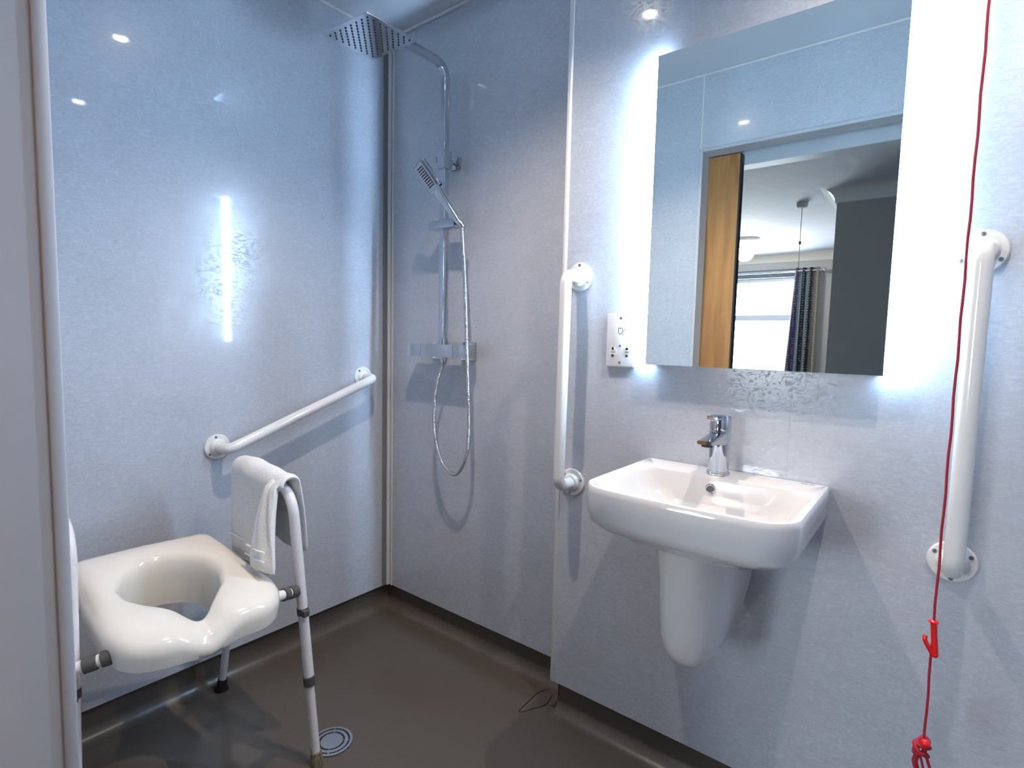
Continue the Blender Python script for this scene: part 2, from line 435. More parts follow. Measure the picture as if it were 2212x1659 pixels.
for a, b in (((WX0, WZ0), (WX1, WZ0 + .06)), ((WX0, WZ1 - .06), (WX1, WZ1)), ((WX0, WZ0), (WX0 + .05, WZ1)), ((WX1 - .05, WZ0), (WX1, WZ1)), ((WX0, 1.50), (WX1, 1.58))):
    box(bm, (a[0], YB - .083, a[1]), (b[0], YB - .03, b[1]))
obj('window_frame', bm, M_PALEBLUE, win, smooth=False)
t = tag(obj('roller_blind', B((WX0 - .05, YB + .004, WZ1 - .01), (WX1 - .02, YB + .06, WZ1 + .10), bev=.01), M_BLIND), 'dark rolled blind above the bright window seen in the mirror', 'blind')
# curtain on its pole
t = thing('curtain', 'dark patterned curtain beside the bright bedroom window in the mirror', 'curtain', (-1.48, YB + .12, 0.02))
bm = bmesh.new(); rows = []
for j in range(13):
    f = j / 12; z = 2.19 - f * 2.15; row = []
    x0 = -1.62 - .10 * f; x1 = -1.33 + .02 * f
    for i in range(81):
        u = i / 80; amp = .035 * (1 + .3 * f)
        row.append(V((x0 + (x1 - x0) * u, YB + .12 + amp * math.sin(u * 2 * PI * 3.5), z)))
    rows.append(row)
back = [[p + V((0, -.004, 0)) for p in r] for r in rows]
loft(bm, [r + list(reversed(b)) for r, b in zip(rows, back)])
obj('cloth', bm, M_CURTAIN, t)
for k in range(4):
    bm = bmesh.new(); lathe(bm, [(.020, -.002), (.026, -.002), (.026, .002), (.020, .002)], (-1.59 + k * .075, YB + .12, 2.15), (1, 0, 0), 16)
    obj('eyelet', bm, M_CHROME, t)
t = thing('curtain_pole', 'chrome curtain pole with ball end above the window in the mirror', 'curtain pole', (-2.4, YB + .12, 2.15))
bm = bmesh.new(); tube(bm, [(-3.5, YB + .12, 2.15), (-1.30, YB + .12, 2.15)], .014); obj('pole', bm, M_CHROME, t)
bm = bmesh.new(); bmesh.ops.create_uvsphere(bm, u_segments=20, v_segments=12, radius=.03)
for v in bm.verts: v.co += V((-1.28, YB + .12, 2.15))
obj('finial', bm, M_CHROME, t)
bm = bmesh.new(); tube(bm, [(-1.31, YB + .12, 2.15), (-1.31, YB - .001, 2.15)], .009, 12); obj('bracket', bm, M_CHROME, t)
# bedroom ceiling lamp and pull switch
t = thing('ceiling_lamp', 'white dome ceiling lamp glowing in the mirrored bedroom', 'ceiling lamp', (-1.92, -4.20, BC))
bm = bmesh.new(); lathe(bm, [(.0, 0), (.15, 0), (.15, -.035), (.13, -.04), (0, -.04)], (-1.92, -4.20, BC), (0, 0, 1), 40); obj('base', bm, M_PLASTIC, t)
bm = bmesh.new(); lathe(bm, [(.145, -.036), (.14, -.06), (.115, -.085), (.07, -.10), (0, -.105)], (-1.92, -4.20, BC), (0, 0, 1), 40)
obj('diffuser', bm, mat('lamp_opal', (1, .98, .95), .4, emit=(1, .93, .82), es=4), t)
l = lamp('lamp_glow', 'POINT', (0, 0, -.16), 45, (1, .9, .8), shadow_soft_size=.1); l.parent = t
SX, SY = -1.045, -2.70
t = thing('pull_switch', 'small ceiling pull switch with long thin cord in the mirrored bedroom', 'pull switch', (SX, SY, BC))
bm = bmesh.new(); lathe(bm, [(0, 0), (.045, 0), (.045, -.03), (.035, -.045), (0, -.05)], (SX, SY, BC), (0, 0, 1), 28); obj('switch_body', bm, M_BWALL, t)
bm = bmesh.new(); tube(bm, [(SX, SY, BC - .05), (SX, SY, 1.5)], .0025, 8); obj('cord', bm, M_SLEEVE, t)
bm = bmesh.new(); lathe(bm, [(0, 0), (.008, .002), (.010, .02), (.004, .03), (0, .03)], (SX, SY, 2.04), (0, 0, 1), 14); obj('connector', bm, M_DARK, t)
# oak sliding door leaf, mostly inside its pocket
dr = struct('door_1', B((-1.68, 0.050, 0.010), (-0.762, 0.090, ZH - .002), bev=.001), M_OAK)
obj('lipping', B((-0.7618, 0.051, 0.010), (-0.755, 0.089, ZH - .004)), M_RUBBER, dr, smooth=False)
# ------------------------------------------------------------------ downlights
for i, (x, y, lab) in enumerate(((-0.91, 0.825, 'recessed white ceiling downlight over the shower side, mirrored in the panels'),
                                 (0.0, 0.907, 'recessed white ceiling downlight above the middle of the room near the basin'))):
    t = thing('downlight', lab, 'ceiling light', (x, y, ZC), 'recessed ceiling downlights')
    bm = bmesh.new(); lathe(bm, [(.031, -.0005), (.044, -.0005), (.044, -.004), (.040, -.006), (.031, -.003)], (x, y, ZC), (0, 0, 1), 36)
    obj('bezel', bm, M_WHITE, t)
    bm = bmesh.new(); lathe(bm, [(0, -.0005), (.026, -.0005), (.024, -.003), (0, -.004)], (x, y, ZC), (0, 0, 1), 30)
    obj('bulb', bm, M_BULB, t)
    l = lamp('downlight_glow', 'SPOT', (0, 0, -.012), E_DOWN[i], COL_DOWN, shadow_soft_size=0.014, spot_size=math.radians((118, 132)[i]), spot_blend=0.9)
    l.parent = t

# ------------------------------------------------------------------ illuminated mirror
MX0, MX1, MZ0, MZ1, MY = -0.6045, -0.092, 1.103, 1.868, 1.33
t = thing('mirror', 'tall frameless backlit mirror above the washbasin', 'mirror', ((MX0 + MX1) / 2, MY, MZ0))
obj('mirror_glass', B((MX0, MY, MZ0), (MX1, MY + .001, MZ1)), M_MIRROR, t, smooth=False)
obj('glass_edge', B((MX0 - .0006, MY + .0011, MZ0 - .0006), (MX1 + .0006, MY + .005, MZ1 + .0006)), M_EDGE, t, smooth=False, label='greenish glass edge')
bm = bmesh.new(); box(bm, (MX0 + .17, MY + .0052, MZ0 + .004), (MX1 - .17, YM - .0005, MZ1 - .004))
for za, zb in ((MZ0 + .002, MZ0 + .0115), (MZ1 - .0035, MZ1 - .001)): box(bm, (MX0 + .004, MY + .0052, za), (MX1 - .004, YM - .0005, zb))  # unseen rails added to stop the strip beam leaking above and below the glass
obj('backing_box', bm, M_PLASTIC, t, smooth=False)
for xa, xb, s in ((MX0 - .031, MX0 + .006, -1), (MX1 - .006, MX1 + .031, 1)):
    o = obj('light_strip', B((xa, YM - .020, MZ0 + .012), (xb, YM - .001, MZ1 - .004), bev=.003), M_LED, t, label='glowing white strip')
    # the strip's own lamp sits deep in the slot between glass and wall, so its light leaves as a thin upright fan
    l = lamp('strip_beam', 'AREA', (0, 0, 0), E_LED, COL_LED, shape='RECTANGLE', size=0.74, size_y=0.010)
    l.parent = t
    xx = MX0 + .15 if s < 0 else MX1 - .15
    l.location = V((xx, MY + .0125, (MZ0 + MZ1) / 2)) - V(t['_o'])
    zdir = V((-s, 0, 0)); xdir = V((0, 0, 1)); ydir = zdir.cross(xdir)      # area lamps shine along -Z
    l.rotation_euler = Matrix((xdir, ydir, zdir)).transposed().to_euler()

# ------------------------------------------------------------------ shaver socket
sx0, sx1, sz0, sz1 = -0.735, -0.649, 1.090, 1.236
t = thing('shaver_socket', 'white double shaver socket on the wall left of the mirror', 'socket', ((sx0 + sx1) / 2, YM, sz0))
obj('face_plate', B((sx0, YM - .014, sz0), (sx1, YM - .0003, sz1), bev=.004, seg=3), M_PLASTIC, t)
cx = (sx0 + sx1) / 2; fy = YM - .0142
for z in (sz0 + .013, sz1 - .013):
    bm = bmesh.new(); lathe(bm, [(0, 0), (.0035, 0), (.0035, .0012), (0, .0012)], (cx, fy, z), (0, -1, 0), 16); obj('screw', bm, M_SCREW, t)
for dx in (-.021, .021):
    bm = bmesh.new(); lathe(bm, [(0, 0), (.0125, 0), (.012, .001), (0, .001)], (cx + dx, fy, sz0 + .041), (0, -1, 0), 28); so = obj('socket_face', bm, M_TRIM, t)
    bm = bmesh.new()
    for dz, s in ((.0095, 1), (-.0095, -1)):
        loft(bm, [[V((cx + dx + a, y, sz0 + .041 + dz + b * s)) for a, b in ((-.0035, -.003), (.0035, -.003), (.0028, .002), (0, .0045), (-.0028, .002))] for y in (fy - .0010, fy - .0016)])
    obj('pin_holes', bm, M_RUBBER, so, smooth=False)
bm = bmesh.new(); lathe(bm, [(0, 0), (.0032, 0), (.0032, .001), (0, .001)], (cx, fy, sz0 + .058), (0, -1, 0), 14); obj('indicator', bm, M_SCREW, t)
# printed symbol: head outline with razor, and voltage words
bm = bmesh.new()
def sline(p, q, w=.0014):
    p = V((cx + p[0], fy - .0002, sz0 + p[1])); q = V((cx + q[0], fy - .0002, sz0 + q[1])); d = (q - p); L_ = d.length; d.normalize()
    obox(bm, (p + q) / 2, d, V((0, 1, 0)), d.cross(V((0, 1, 0))), L_, .0004, w)
hz = .094
for p, q in (((-.006, 0), (-.006, .012)), ((-.006, .012), (.003, .013)), ((.003, .013), (.006, .008)), ((.006, .008), (.004, .003)), ((.004, .003), (.004, -.003)), ((-.006, 0), (-.002, -.004)), ((-.002, -.004), (.004, -.003)), ((.008, .002), (.012, .010)), ((.008, -.002), (.008, .002)), ((.006, -.005), (.010, -.005))):
    sline((p[0], hz + p[1]), (q[0], hz + q[1]))
obj('shaver_symbol', bm, M_DARK, t, smooth=False)
def text(name, s, size, loc, rot, m, parent, ext=.0002):
    cu = bpy.data.curves.new(name, 'FONT'); cu.body = s; cu.size = size; cu.extrude = ext; cu.align_x = 'CENTER'; cu.align_y = 'CENTER'
    to = bpy.data.objects.new(name, cu)
    me = bpy.data.meshes.new_from_object(to)
    bpy.data.objects.remove(to); bpy.data.curves.remove(cu)
    me.transform(Matrix.Translation(V(loc) - V(parent['_o'])) @ rot.to_4x4())
    me.materials.append(m)
    o = bpy.data.objects.new(name, me); C.objects.link(o); o.parent = parent; o['_o'] = parent['_o']
    return o
WALLROT = Matrix(((1, 0, 0), (0, 0, -1), (0, 1, 0)))
text('voltage_print', '115V', .0055, (cx - .021, fy - .0012, sz0 + .041), WALLROT, M_DARK, t)
text('voltage_print', '230V', .0055, (cx + .021, fy - .0012, sz0 + .041), WALLROT, M_DARK, t)

# ------------------------------------------------------------------ grab rails
def grab_rail(label, p0, p1, n, stand, rots, rad=0.0165):
    p0 = V(p0); p1 = V(p1); n = V(n)
    t = thing('grab_rail', label, 'grab rail', (p0 if p0.z < p1.z else p1))
    bm = bmesh.new(); tube(bm, fillet([p0 + n * .012, p0 + n * stand, p1 + n * stand, p1 + n * .012], [.06, .06], 12), rad, 28); obj('rail_tube', bm, M_WHITE, t)
    ax = n; e1 = V((0, 0, 1)); e2 = ax.cross(e1)
    for p, r0 in zip((p0, p1), rots):
        bm = bmesh.new(); lathe(bm, [(0, .0004), (.040, .0004), (.0405, .004), (.038, .0075), (.030, .0085), (.0, .0085)], p, n, 44)
        fl = obj('flange', bm, M_WHITE, t)
        bm = bmesh.new(); lathe(bm, [(.0, .0086), (.027, .0086), (.0245, .013), (.0215, .017), (.0175, .018), (0, .018)], p, n, 36)
        obj('collar', bm, M_WHITE, fl)
        for k in range(3):
            a = math.radians(r0 + 120 * k)
            q = p + n * .0077 + (e1 * math.cos(a) + e2 * math.sin(a)) * .0325
            bm = bmesh.new(); lathe(bm, [(0, 0), (.0042, 0), (.0040, .0014), (0, .0018)], q, n, 14)
            for d in ((e1 + e2).normalized(), (e1 - e2).normalized()):
                obox(bm, q + n * .0019, d, n.cross(d), n, .0055, .001, .0006)
            obj('screw', bm, M_SCREW, fl)
    return t
grab_rail('angled white grab rail rising along the left shower wall', (XL, .778, .795), (XL, 1.338, .997), (1, 0, 0), .078, (10, 40))
grab_rail('upright white grab rail on the panel edge left of the washbasin', (-0.836, YM, .742), (-0.832, YM, 1.342), (0, -1, 0), .078, (170, 0))
grab_rail('upright white grab rail behind the red cord, right of the mirror', (0.043, YM, .742), (0.045, YM, 1.344), (0, -1, 0), .078, (180, 0))

# ------------------------------------------------------------------ washbasin
BXC, BHW, BYF, RZ = -0.389, 0.216, 1.006, 0.852
def bring(hw, yb, yf, z, r, bow=0.012, n=10, rb=0.004):
    """closed outline: back corners square, front corners radius r, front bowed"""
    x0, x1 = BXC - hw, BXC + hw; out = []
    def arc(cx, cy, r, a0, a1, k):
        return [V((cx + r * math.cos(a0 + (a1 - a0) * i / k), cy + r * math.sin(a0 + (a1 - a0) * i / k), z)) for i in range(k + 1)]
    out += arc(x1 - rb, yb - rb, rb, PI / 2, 0, 4)
    for i in range(1, 8): out.append(V((x1, yb - rb + (yf + r - yb + rb) * i / 8, z)))
    out += arc(x1 - r, yf + r, r, 0, -PI / 2, n)
    for i in range(1, 16): out.append(V((x1 - r + (x0 - x1 + 2 * r) * i / 16, yf, z)))
    out += arc(x0 + r, yf + r, r, -PI / 2, -PI, n)
    for i in range(1, 8): out.append(V((x0, yf + r + (yb - rb - yf - r) * i / 8, z)))
    out += arc(x0 + rb, yb - rb, rb, PI, PI / 2, 4)
    for i in range(1, 16): out.append(V((x0 + rb + (x1 - x0 - 2 * rb) * i / 16, yb, z)))
    for p in out:
        u = (p.x - BXC) / hw; f = max(0, min(1, (yb - p.y) / max(1e-6, yb - yf)))
        p.y -= bow * (1 - u * u) * f ** 3
    return out
t = thing('washbasin', 'white ceramic washbasin fixed to the wall under the mirror', 'washbasin', (BXC, YM, 0.70))
bm = bmesh.new()
yb = YM - .0005
O = [bring(BHW - .095, yb, BYF + .085, .728, .05, .006),
     bring(BHW - .080, yb, BYF + .060, .730, .05, .006),
     bring(BHW - .074, yb, BYF + .050, .738, .05, .006),
     bring(BHW - .055, yb, BYF + .040, .748, .055),
     bring(BHW - .026, yb, BYF + .022, .756, .06),
     bring(BHW - .010, yb, BYF + .006, .770, .062),
     bring(BHW - .004, yb, BYF + .001, .785, .064),
     bring(BHW, yb, BYF, .838, .064),
     bring(BHW - .001, yb - .0005, BYF + .001, .846, .064),
     bring(BHW - .0035, yb - .001, BYF + .0035, .8505, .062),
     bring(BHW - .007, yb - .002, BYF + .007, RZ, .060),
     bring(BHW - .012, yb - .084, BYF + .012, RZ - .0005, .056, rb=.05),
     bring(BHW - .016, yb - .088, BYF + .015, RZ - .003, .054, rb=.05),
     bring(BHW - .024, yb - .091, BYF + .019, RZ - .012, .052, rb=.05),
     bring(BHW - .044, yb - .096, BYF + .026, RZ - .040, .05, rb=.05),
     bring(BHW - .068, yb - .104, BYF + .036, RZ - .066, .048, rb=.05),
     bring(BHW - .090, yb - .120, BYF + .055, RZ - .079, .045, rb=.045),
     bring(BHW - .130, yb - .145, BYF + .085, RZ - .084, .04, rb=.035),
     bring(BHW - .180, yb - .170, BYF + .12, RZ - .086, .02, rb=.02)]
loft(bm, O)
basin = obj('bowl', bm, M_CERAMIC, t, ang=32)
bm = bmesh.new(); q = V((-.404, yb - .0945, .822)); nn = V((0, -1, .28)).normalized()
lathe(bm, [(.0075, -.0005), (.0115, -.0005), (.0118, .002), (.0095, .003), (.0075, .0015)], q, nn, 28); ov = obj('overflow_ring', bm, M_CHROME, t)
bm = bmesh.new(); lathe(bm, [(0, 0), (.0085, 0), (.0085, .001), (0, .001)], q, nn, 20); obj('overflow_hole', bm, M_SLEEVE, ov)
bm = bmesh.new(); lathe(bm, [(0, 0), (.030, 0), (.029, .003), (.012, .004), (0, .004)], (BXC, YM - .22, RZ - .086), (0, 0, 1), 28); obj('waste_plug', bm, M_CHROME, t)
FLAT = Matrix.Identity(3)
bm = bmesh.new(); box(bm, (-0.229, YM - .0175, RZ - .0002), (-0.2155, YM - .0145, RZ + .0005)); obj('maker_mark', bm, M_SEAL, t, smooth=False)
bm = bmesh.new(); box(bm, (-0.213, YM - .0175, RZ - .0002), (-0.203, YM - .0145, RZ + .0005)); obj('maker_mark', bm, M_SEAL, t, smooth=False)

# semi pedestal
t = thing('basin_shroud', 'white ceramic half pedestal hanging below the washbasin', 'half pedestal', (-0.40, YM, 0.45))
def ushape(h, yf, yr, z, flat=.35):
    """U outline: rear points at y=yr, front at y=yf"""
    out = []; xc = -0.400; d = yr - yf; s = d * flat
    for i in range(4): out.append(V((xc + h, yr - s * i / 4, z)))
    for i in range(21):
        a = PI * i / 20; e = .8
        ca, sa = math.cos(a), math.sin(a)
        out.append(V((xc + h * math.copysign(abs(ca) ** e, ca), yr - s - (d - s) * abs(sa) ** e, z)))
    for i in range(4): out.append(V((xc - h, yr - s + s * (i + 1) / 4, z)))
    return out
bm = bmesh.new(); rings = []
prof = [(.7275, .088, 1.075, 1.368), (.70, .084, 1.080, 1.367), (.65, .080, 1.088, 1.366), (.60, .077, 1.094, 1.345), (.56, .073, 1.10, 1.315),
        (.52, .068, 1.105, 1.285), (.49, .060, 1.112, 1.262), (.470, .050, 1.122, 1.245), (.456, .037, 1.138, 1.23), (.449, .020, 1.158, 1.21), (.447, .006, 1.175, 1.19)]
for z, h, yf, yr in prof: rings.append(ushape(h, yf, yr, z))
loft(bm, rings)
obj('shroud_body', bm, M_CERAMIC, t, ang=60)

# mono basin mixer tap
TX, TY = -0.400, 1.312
t = thing('basin_tap', 'chrome mixer tap with top lever on the back of the washbasin', 'tap', (TX, TY, RZ))
bm = bmesh.new(); lathe(bm, [(0, 0), (.0265, 0), (.0265, .005), (.0245, .0065), (.0245, .009), (0, .009)], (TX, TY, RZ), (0, 0, 1), 40); obj('base_ring', bm, M_CHROME, t)
bm = bmesh.new(); lathe(bm, [(0, .009), (.0225, .009), (.0225, .03), (.0235, .07), (.0245, .100), (.0243, .104), (0, .104)], (TX, TY, RZ), (0, 0, 1), 40); tb = obj('tap_body', bm, M_CHROME, t)
bm = bmesh.new()
rings = []
for k in range(9):
    f = k / 8; y = TY - .005 - f * .100; hw = .0215 - .004 * f; top = RZ + .104 - .012 * f; bot = RZ + .072 + .012 * f
    cz = (top + bot) / 2; rings.append([V((TX + a, y, cz + b)) for a, b in rsec(2 * hw, top - bot, min(.008, (top - bot) * .45), 4)])
loft(bm, rings); sp = obj('spout', bm, M_CHROME, t)
bm = bmesh.new(); lathe(bm, [(0, 0), (.0125, 0), (.0125, -.006), (.010, -.0065), (0, -.004)], (TX, TY - .089, RZ + .084), (0, 0, 1), 24); obj('aerator', bm, M_DARK, sp)
bm = bmesh.new(); lathe(bm, [(0, .1055), (.0235, .1055), (.0245, .110), (.0245, .136), (.022, .141), (0, .1425)], (TX, TY, RZ), (0, 0, 1), 40); kb = obj('handle', bm, M_CHROME, t)
bm = bmesh.new(); ly = V((0, -1, .10)).normalized(); obox(bm, V((TX, TY - .036, RZ + .1365)), V((1, 0, 0)), ly, V((1, 0, 0)).cross(ly), .018, .055, .006, bev=.0025); obj('lever', bm, M_CHROME, kb)

# ------------------------------------------------------------------ shower
BX, BY = -1.430, 1.408
VX0, VX1, VZ = -1.592, -1.292, 1.112
t = thing('shower_mixer', 'chrome bar shower with riser rail and large square head on the back wall', 'shower', (BX, YC, VZ))
bm = bmesh.new(); box(bm, (VX0 + .072, BY - .023, VZ - .023), (VX1 - .062, BY + .023, VZ + .023), bev=.0008); vb = obj('valve_bar', bm, M_CHROME, t)
for a, b in ((VX0, VX0 + .0712), (VX1 - .0612, VX1)):
    obj('control_knob', B((a, BY - .0232, VZ - .0232), (b, BY + .0232, VZ + .0232), bev=.001), M_CHROME, vb)
for x in (-1.50, -1.350):
    bm = bmesh.new(); box(bm, (x - .033, YC - .012, VZ - .033), (x + .033, YC - .0004, VZ + .033), bev=.002); obj('wall_plate', bm, M_CHROME, vb)
    bm = bmesh.new(); tube(bm, [(x, YC - .012, VZ), (x, BY + .02, VZ)], .014, 20); obj('inlet', bm, M_CHROME, vb)
bm = bmesh.new(); lathe(bm, [(0, .0235), (.014, .0235), (.014, .045), (.012, .047), (0, .047)], (BX, BY, VZ), (0, 0, 1), 24); obj('riser_nut', bm, M_CHROME, vb)
bm = bmesh.new(); lathe(bm, [(0, -.0235), (.012, -.0235), (.012, -.037), (.009, -.045), (0, -.045)], (BX + .012, BY - .004, VZ), (0, 0, 1), 20); obj('hose_nut', bm, M_CHROME, vb)
SQ = rsec(.024, .024, .004)
HZ = 2.105
head_c = V((-1.430, 1.088, 2.060))
bm = bmesh.new(); tube(bm, [(BX, BY, VZ + .045), (BX, BY, 1.77)], 0, section=SQ, up=(0, 1, 0)); obj('lower_riser', bm, M_CHROME, t)
bm = bmesh.new(); tube(bm, fillet([(BX, BY, 1.77), (BX, BY, HZ), (BX, head_c.y, HZ), (BX, head_c.y, HZ - .026)], [.055, .012], 12), 0, section=rsec(.026, .022, .004), up=(0, 1, 0)); obj('overhead_arm', bm, M_CHROME, t)
bm = bmesh.new(); box(bm, (BX - .019, BY - .019, 1.752), (BX + .019, BY + .019, 1.815), bev=.003); bk = obj('riser_bracket', bm, M_CHROME, t)
bm = bmesh.new(); tube(bm, [(BX, BY + .018, 1.785), (BX, YC - .010, 1.785)], .009, 16); box(bm, (BX - .022, YC - .012, 1.763), (BX + .022, YC - .0004, 1.807), bev=.002); obj('bracket_mount', bm, M_CHROME, bk)
bm = bmesh.new(); lathe(bm, [(0, 0), (.005, 0), (.005, .008), (.0085, .010), (.0085, .016), (0, .017)], (BX - .019, BY - .006, 1.79), (-1, 0, 0), 16); obj('grub_screw', bm, M_CHROME, bk)
# square rain head, a little tilted
tx = V((.19, .012, .004)).normalized(); ty = V((-.035, .2, .012)); ty = (ty - tx * ty.dot(tx)).normalized(); tz = tx.cross(ty)
bm = bmesh.new(); rings = []
for s, h in ((.200, -.0), (.202, .0015), (.202, .0045), (.196, .006), (.07, .010), (.05, .012)):
    rings.append([head_c + tx * a + ty * b + tz * h for a, b in rsec(s, s, .004 if s > .1 else .012, 3)])
loft(bm, rings); hd = obj('rain_head', bm, mat('satin_chrome', (0.82, 0.83, 0.85), 0.13, metal=1.0, var=((5, 5, 5), 0.01, 1)), t, ang=25)
bm = bmesh.new(); lathe(bm, [(0, .011), (.018, .011), (.018, .03), (.014, .034), (0, .034)], head_c, tz, 24); obj('ball_joint', bm, M_CHROME, hd)
bm = bmesh.new()
for i in range(15):
    for j in range(15):
        if (i + j) % 2: continue
        p = head_c + tx * (i - 7) * .0118 + ty * (j - 7) * .0118 - tz * .0002
        lathe(bm, [(0, 0), (.0032, 0), (.0026, -.002), (0, -.0022)], p, tz, 8)
nz = obj('nozzles', bm, M_DARK, hd)
nz['kind'] = 'stuff'
# sliding handset holder
bm = bmesh.new(); box(bm, (-1.478, BY - .028, 1.542), (-1.352, BY + .014, 1.572), bev=.003); sl = obj('slider', bm, M_CHROME, t)
HP = V((-1.325, 1.375, 1.556))
bm = bmesh.new(); tube(bm, [(-1.353, BY - .012, 1.557), HP + V((-.004, .006, 0))], .009, 16); obj('slider_pin', bm, M_DARK, sl)

# handset with hose
hs_top = at(924, 380, 1, 1.285)
hd_dir = (hs_top - HP).normalized()
t = thing('hand_shower', 'chrome hand shower with small oblong head clipped on the riser slider', 'hand shower', tuple(HP))
side = hd_dir.cross(V((-.25, -1, -.35))).normalized()
face = side.cross(hd_dir).normalized()
if face.y > 0: face = -face
Lh = (hs_top - HP).length
bm = bmesh.new(); rings = []
for f, wd, th in ((-.06, .020, .018), (0, .023, .020), (.3, .029, .020), (.6, .036, .018), (.74, .040, .015)):
    c = HP + hd_dir * Lh * f
    rings.append([c + side * a + face * b for a, b in rsec(wd, th, .005)])
loft(bm, rings); obj('handset_handle', bm, M_CHROME, t)
hc = HP + hd_dir * (Lh * 1.0)
bm = bmesh.new(); obox(bm, hc, side, hd_dir, side.cross(hd_dir), .046, .092, .020, bev=.004); hh = obj('handset_head', bm, M_CHROME, t)
bm = bmesh.new(); obox(bm, hc + face * .0105, side, hd_dir, side.cross(hd_dir), .034, .072, .002)
obj('spray_plate', bm, M_STEEL, hh)
bm = bmesh.new()
for i in range(4):
    for j in range(9):
        lathe(bm, [(0, .0115), (.0026, .0115), (.002, .0135), (0, .0135)], hc + side * (i - 1.5) * .0082 + hd_dir * (j - 4) * .0082, face, 8)
obj('nozzles', bm, M_DARK, hh)
hb = HP - hd_dir * .022
bm = bmesh.new(); tube(bm, [HP - hd_dir * .004, HP - hd_dir * .03], [.012, .009], 20); obj('hose_nut', bm, M_CHROME, t)
bm = bmesh.new()
HY = 1.372
hp = [HP - hd_dir * .028, at(999, 505, 1, 1.375), at(1004, 600, 1, 1.374), at(1007, 690, 1, 1.370), at(1009, 765, 1, 1.366), at(1012, 860, 1, 1.38), at(1013, 930, 1, 1.39), at(1007, 985, 1, 1.392),
      at(985, 1024, 1, 1.392), at(958, 1005, 1, 1.392), at(942, 955, 1, 1.392), at(938, 895, 1, 1.392), at(943, 830, 1, 1.395), V((BX + .012, BY - .004, VZ - .044))]
tube(bm, spline(hp, 14), .0068, 14)
# ribbed metal hose: fine corrugation through a procedural bump along its length
M_HOSE = mat('ribbed_hose', (0.62, 0.63, 0.65), 0.2, metal=1.0, bump=((20, 20, 900), 0.9, 0.002, 0), var=((10, 10, 500), 0.25, 1))
obj('hose', bm, M_HOSE, t)

# ------------------------------------------------------------------ shower chair
t = thing('shower_chair', 'white perching shower stool with horseshoe seat, against the left wall', 'shower chair', (-1.45, .52, 0))
K, Z0 = 0.16, 0.545
def sz(x): return Z0 + K * (-1.26 - x)
HC = V((-1.385, .500))
outer = [(-1.627, .350), (-1.627, .500), (-1.612, .663), (-1.50, .676), (-1.40, .680), (-1.345, .684), (-1.298, .688), (-1.250, .682), (-1.218, .662), (-1.198, .632), (-1.192, .600), (-1.196, .568),
         (-1.196, .540), (-1.192, .520), (-1.190, .495), (-1.190, .470), (-1.190, .440), (-1.196, .400), (-1.212, .362), (-1.240, .338), (-1.289, .327), (-1.350, .325), (-1.42, .326), (-1.509, .335)]
hole = [(-1.444, .396), (-1.495, .422), (-1.526, .465), (-1.528, .515), (-1.505, .562), (-1.462, .592), (-1.405, .601), (-1.345, .583), (-1.298, .545), (-1.268, .518), (-1.256, .503), (-1.266, .485), (-1.305, .462), (-1.346, .425), (-1.391, .399)]
def radial(poly, c, a):
    d = V((math.cos(a), math.sin(a))); best = 0
    for i in range(len(poly)):
        p = V(poly[i]) - c; q = V(poly[(i + 1) % len(poly)]) - c; e = q - p
        den = d.x * e.y - d.y * e.x
        if abs(den) < 1e-9: continue
        tt = (p.x * e.y - p.y * e.x) / den; s = (p.x * d.y - p.y * d.x) / den
        if tt > 0 and -1e-6 <= s <= 1 + 1e-6: best = max(best, tt)
    return best
NA = 144
def smoothed(poly, k):
    r = [radial(poly, HC, 2 * PI * i / NA) for i in range(NA)]
    for _ in range(k): r = [(r[i - 1] + 2 * r[i] + r[(i + 1) % NA]) / 4 for i in range(NA)]
    return r
ro = smoothed(outer, 2); rh = smoothed(hole, 8)
def sring(fn):
    out = []
    for i in range(NA):
        a = 2 * PI * i / NA; r, dz = fn(i, a)
        x = HC.x + r * math.cos(a); y = HC.y + r * math.sin(a)
        fr = math.exp(-((y - .495) / .042) ** 2) * max(0, min(1, (x + 1.33) / .10))
        out.append(V((x, y, sz(x) + dz - .030 * fr * (1 if dz > -.05 else .3))))
    return out
bm = bmesh.new()
wd = lambda i, a: -.125 + .064 * max(0, min(1, (HC.x + rh[i] * math.cos(a) + 1.40) / .10))
mixr = lambda i, f: rh[i] + (ro[i] - rh[i]) * f
rings = [sring(lambda i, a: (rh[i] * 1.03, -.056)), sring(lambda i, a: (rh[i] * 1.0, wd(i, a))), sring(lambda i, a: (rh[i] * .985, wd(i, a))), sring(lambda i, a: (rh[i] * .97, -.045)),
         sring(lambda i, a: (rh[i] * .985, -.016)), sring(lambda i, a: (rh[i] + .004, -.004)), sring(lambda i, a: (rh[i] + .012, .001)),
         sring(lambda i, a: (mixr(i, .45), .004)), sring(lambda i, a: (mixr(i, .75), .001)), sring(lambda i, a: (ro[i] - .016, -.003)), sring(lambda i, a: (ro[i] - .007, -.009)),
         sring(lambda i, a: (ro[i] - .001, -.020)), sring(lambda i, a: (ro[i], -.032)), sring(lambda i, a: (ro[i] - .004, -.060)), sring(lambda i, a: (ro[i] - .010, -.061)), sring(lambda i, a: (ro[i] - .012, -.05)), sring(lambda i, a: (rh[i] * 1.03, -.05))]
loft(bm, rings, cap0=False, cap1=False)
o = obj('seat', bm, M_SEAT, t, ang=70)
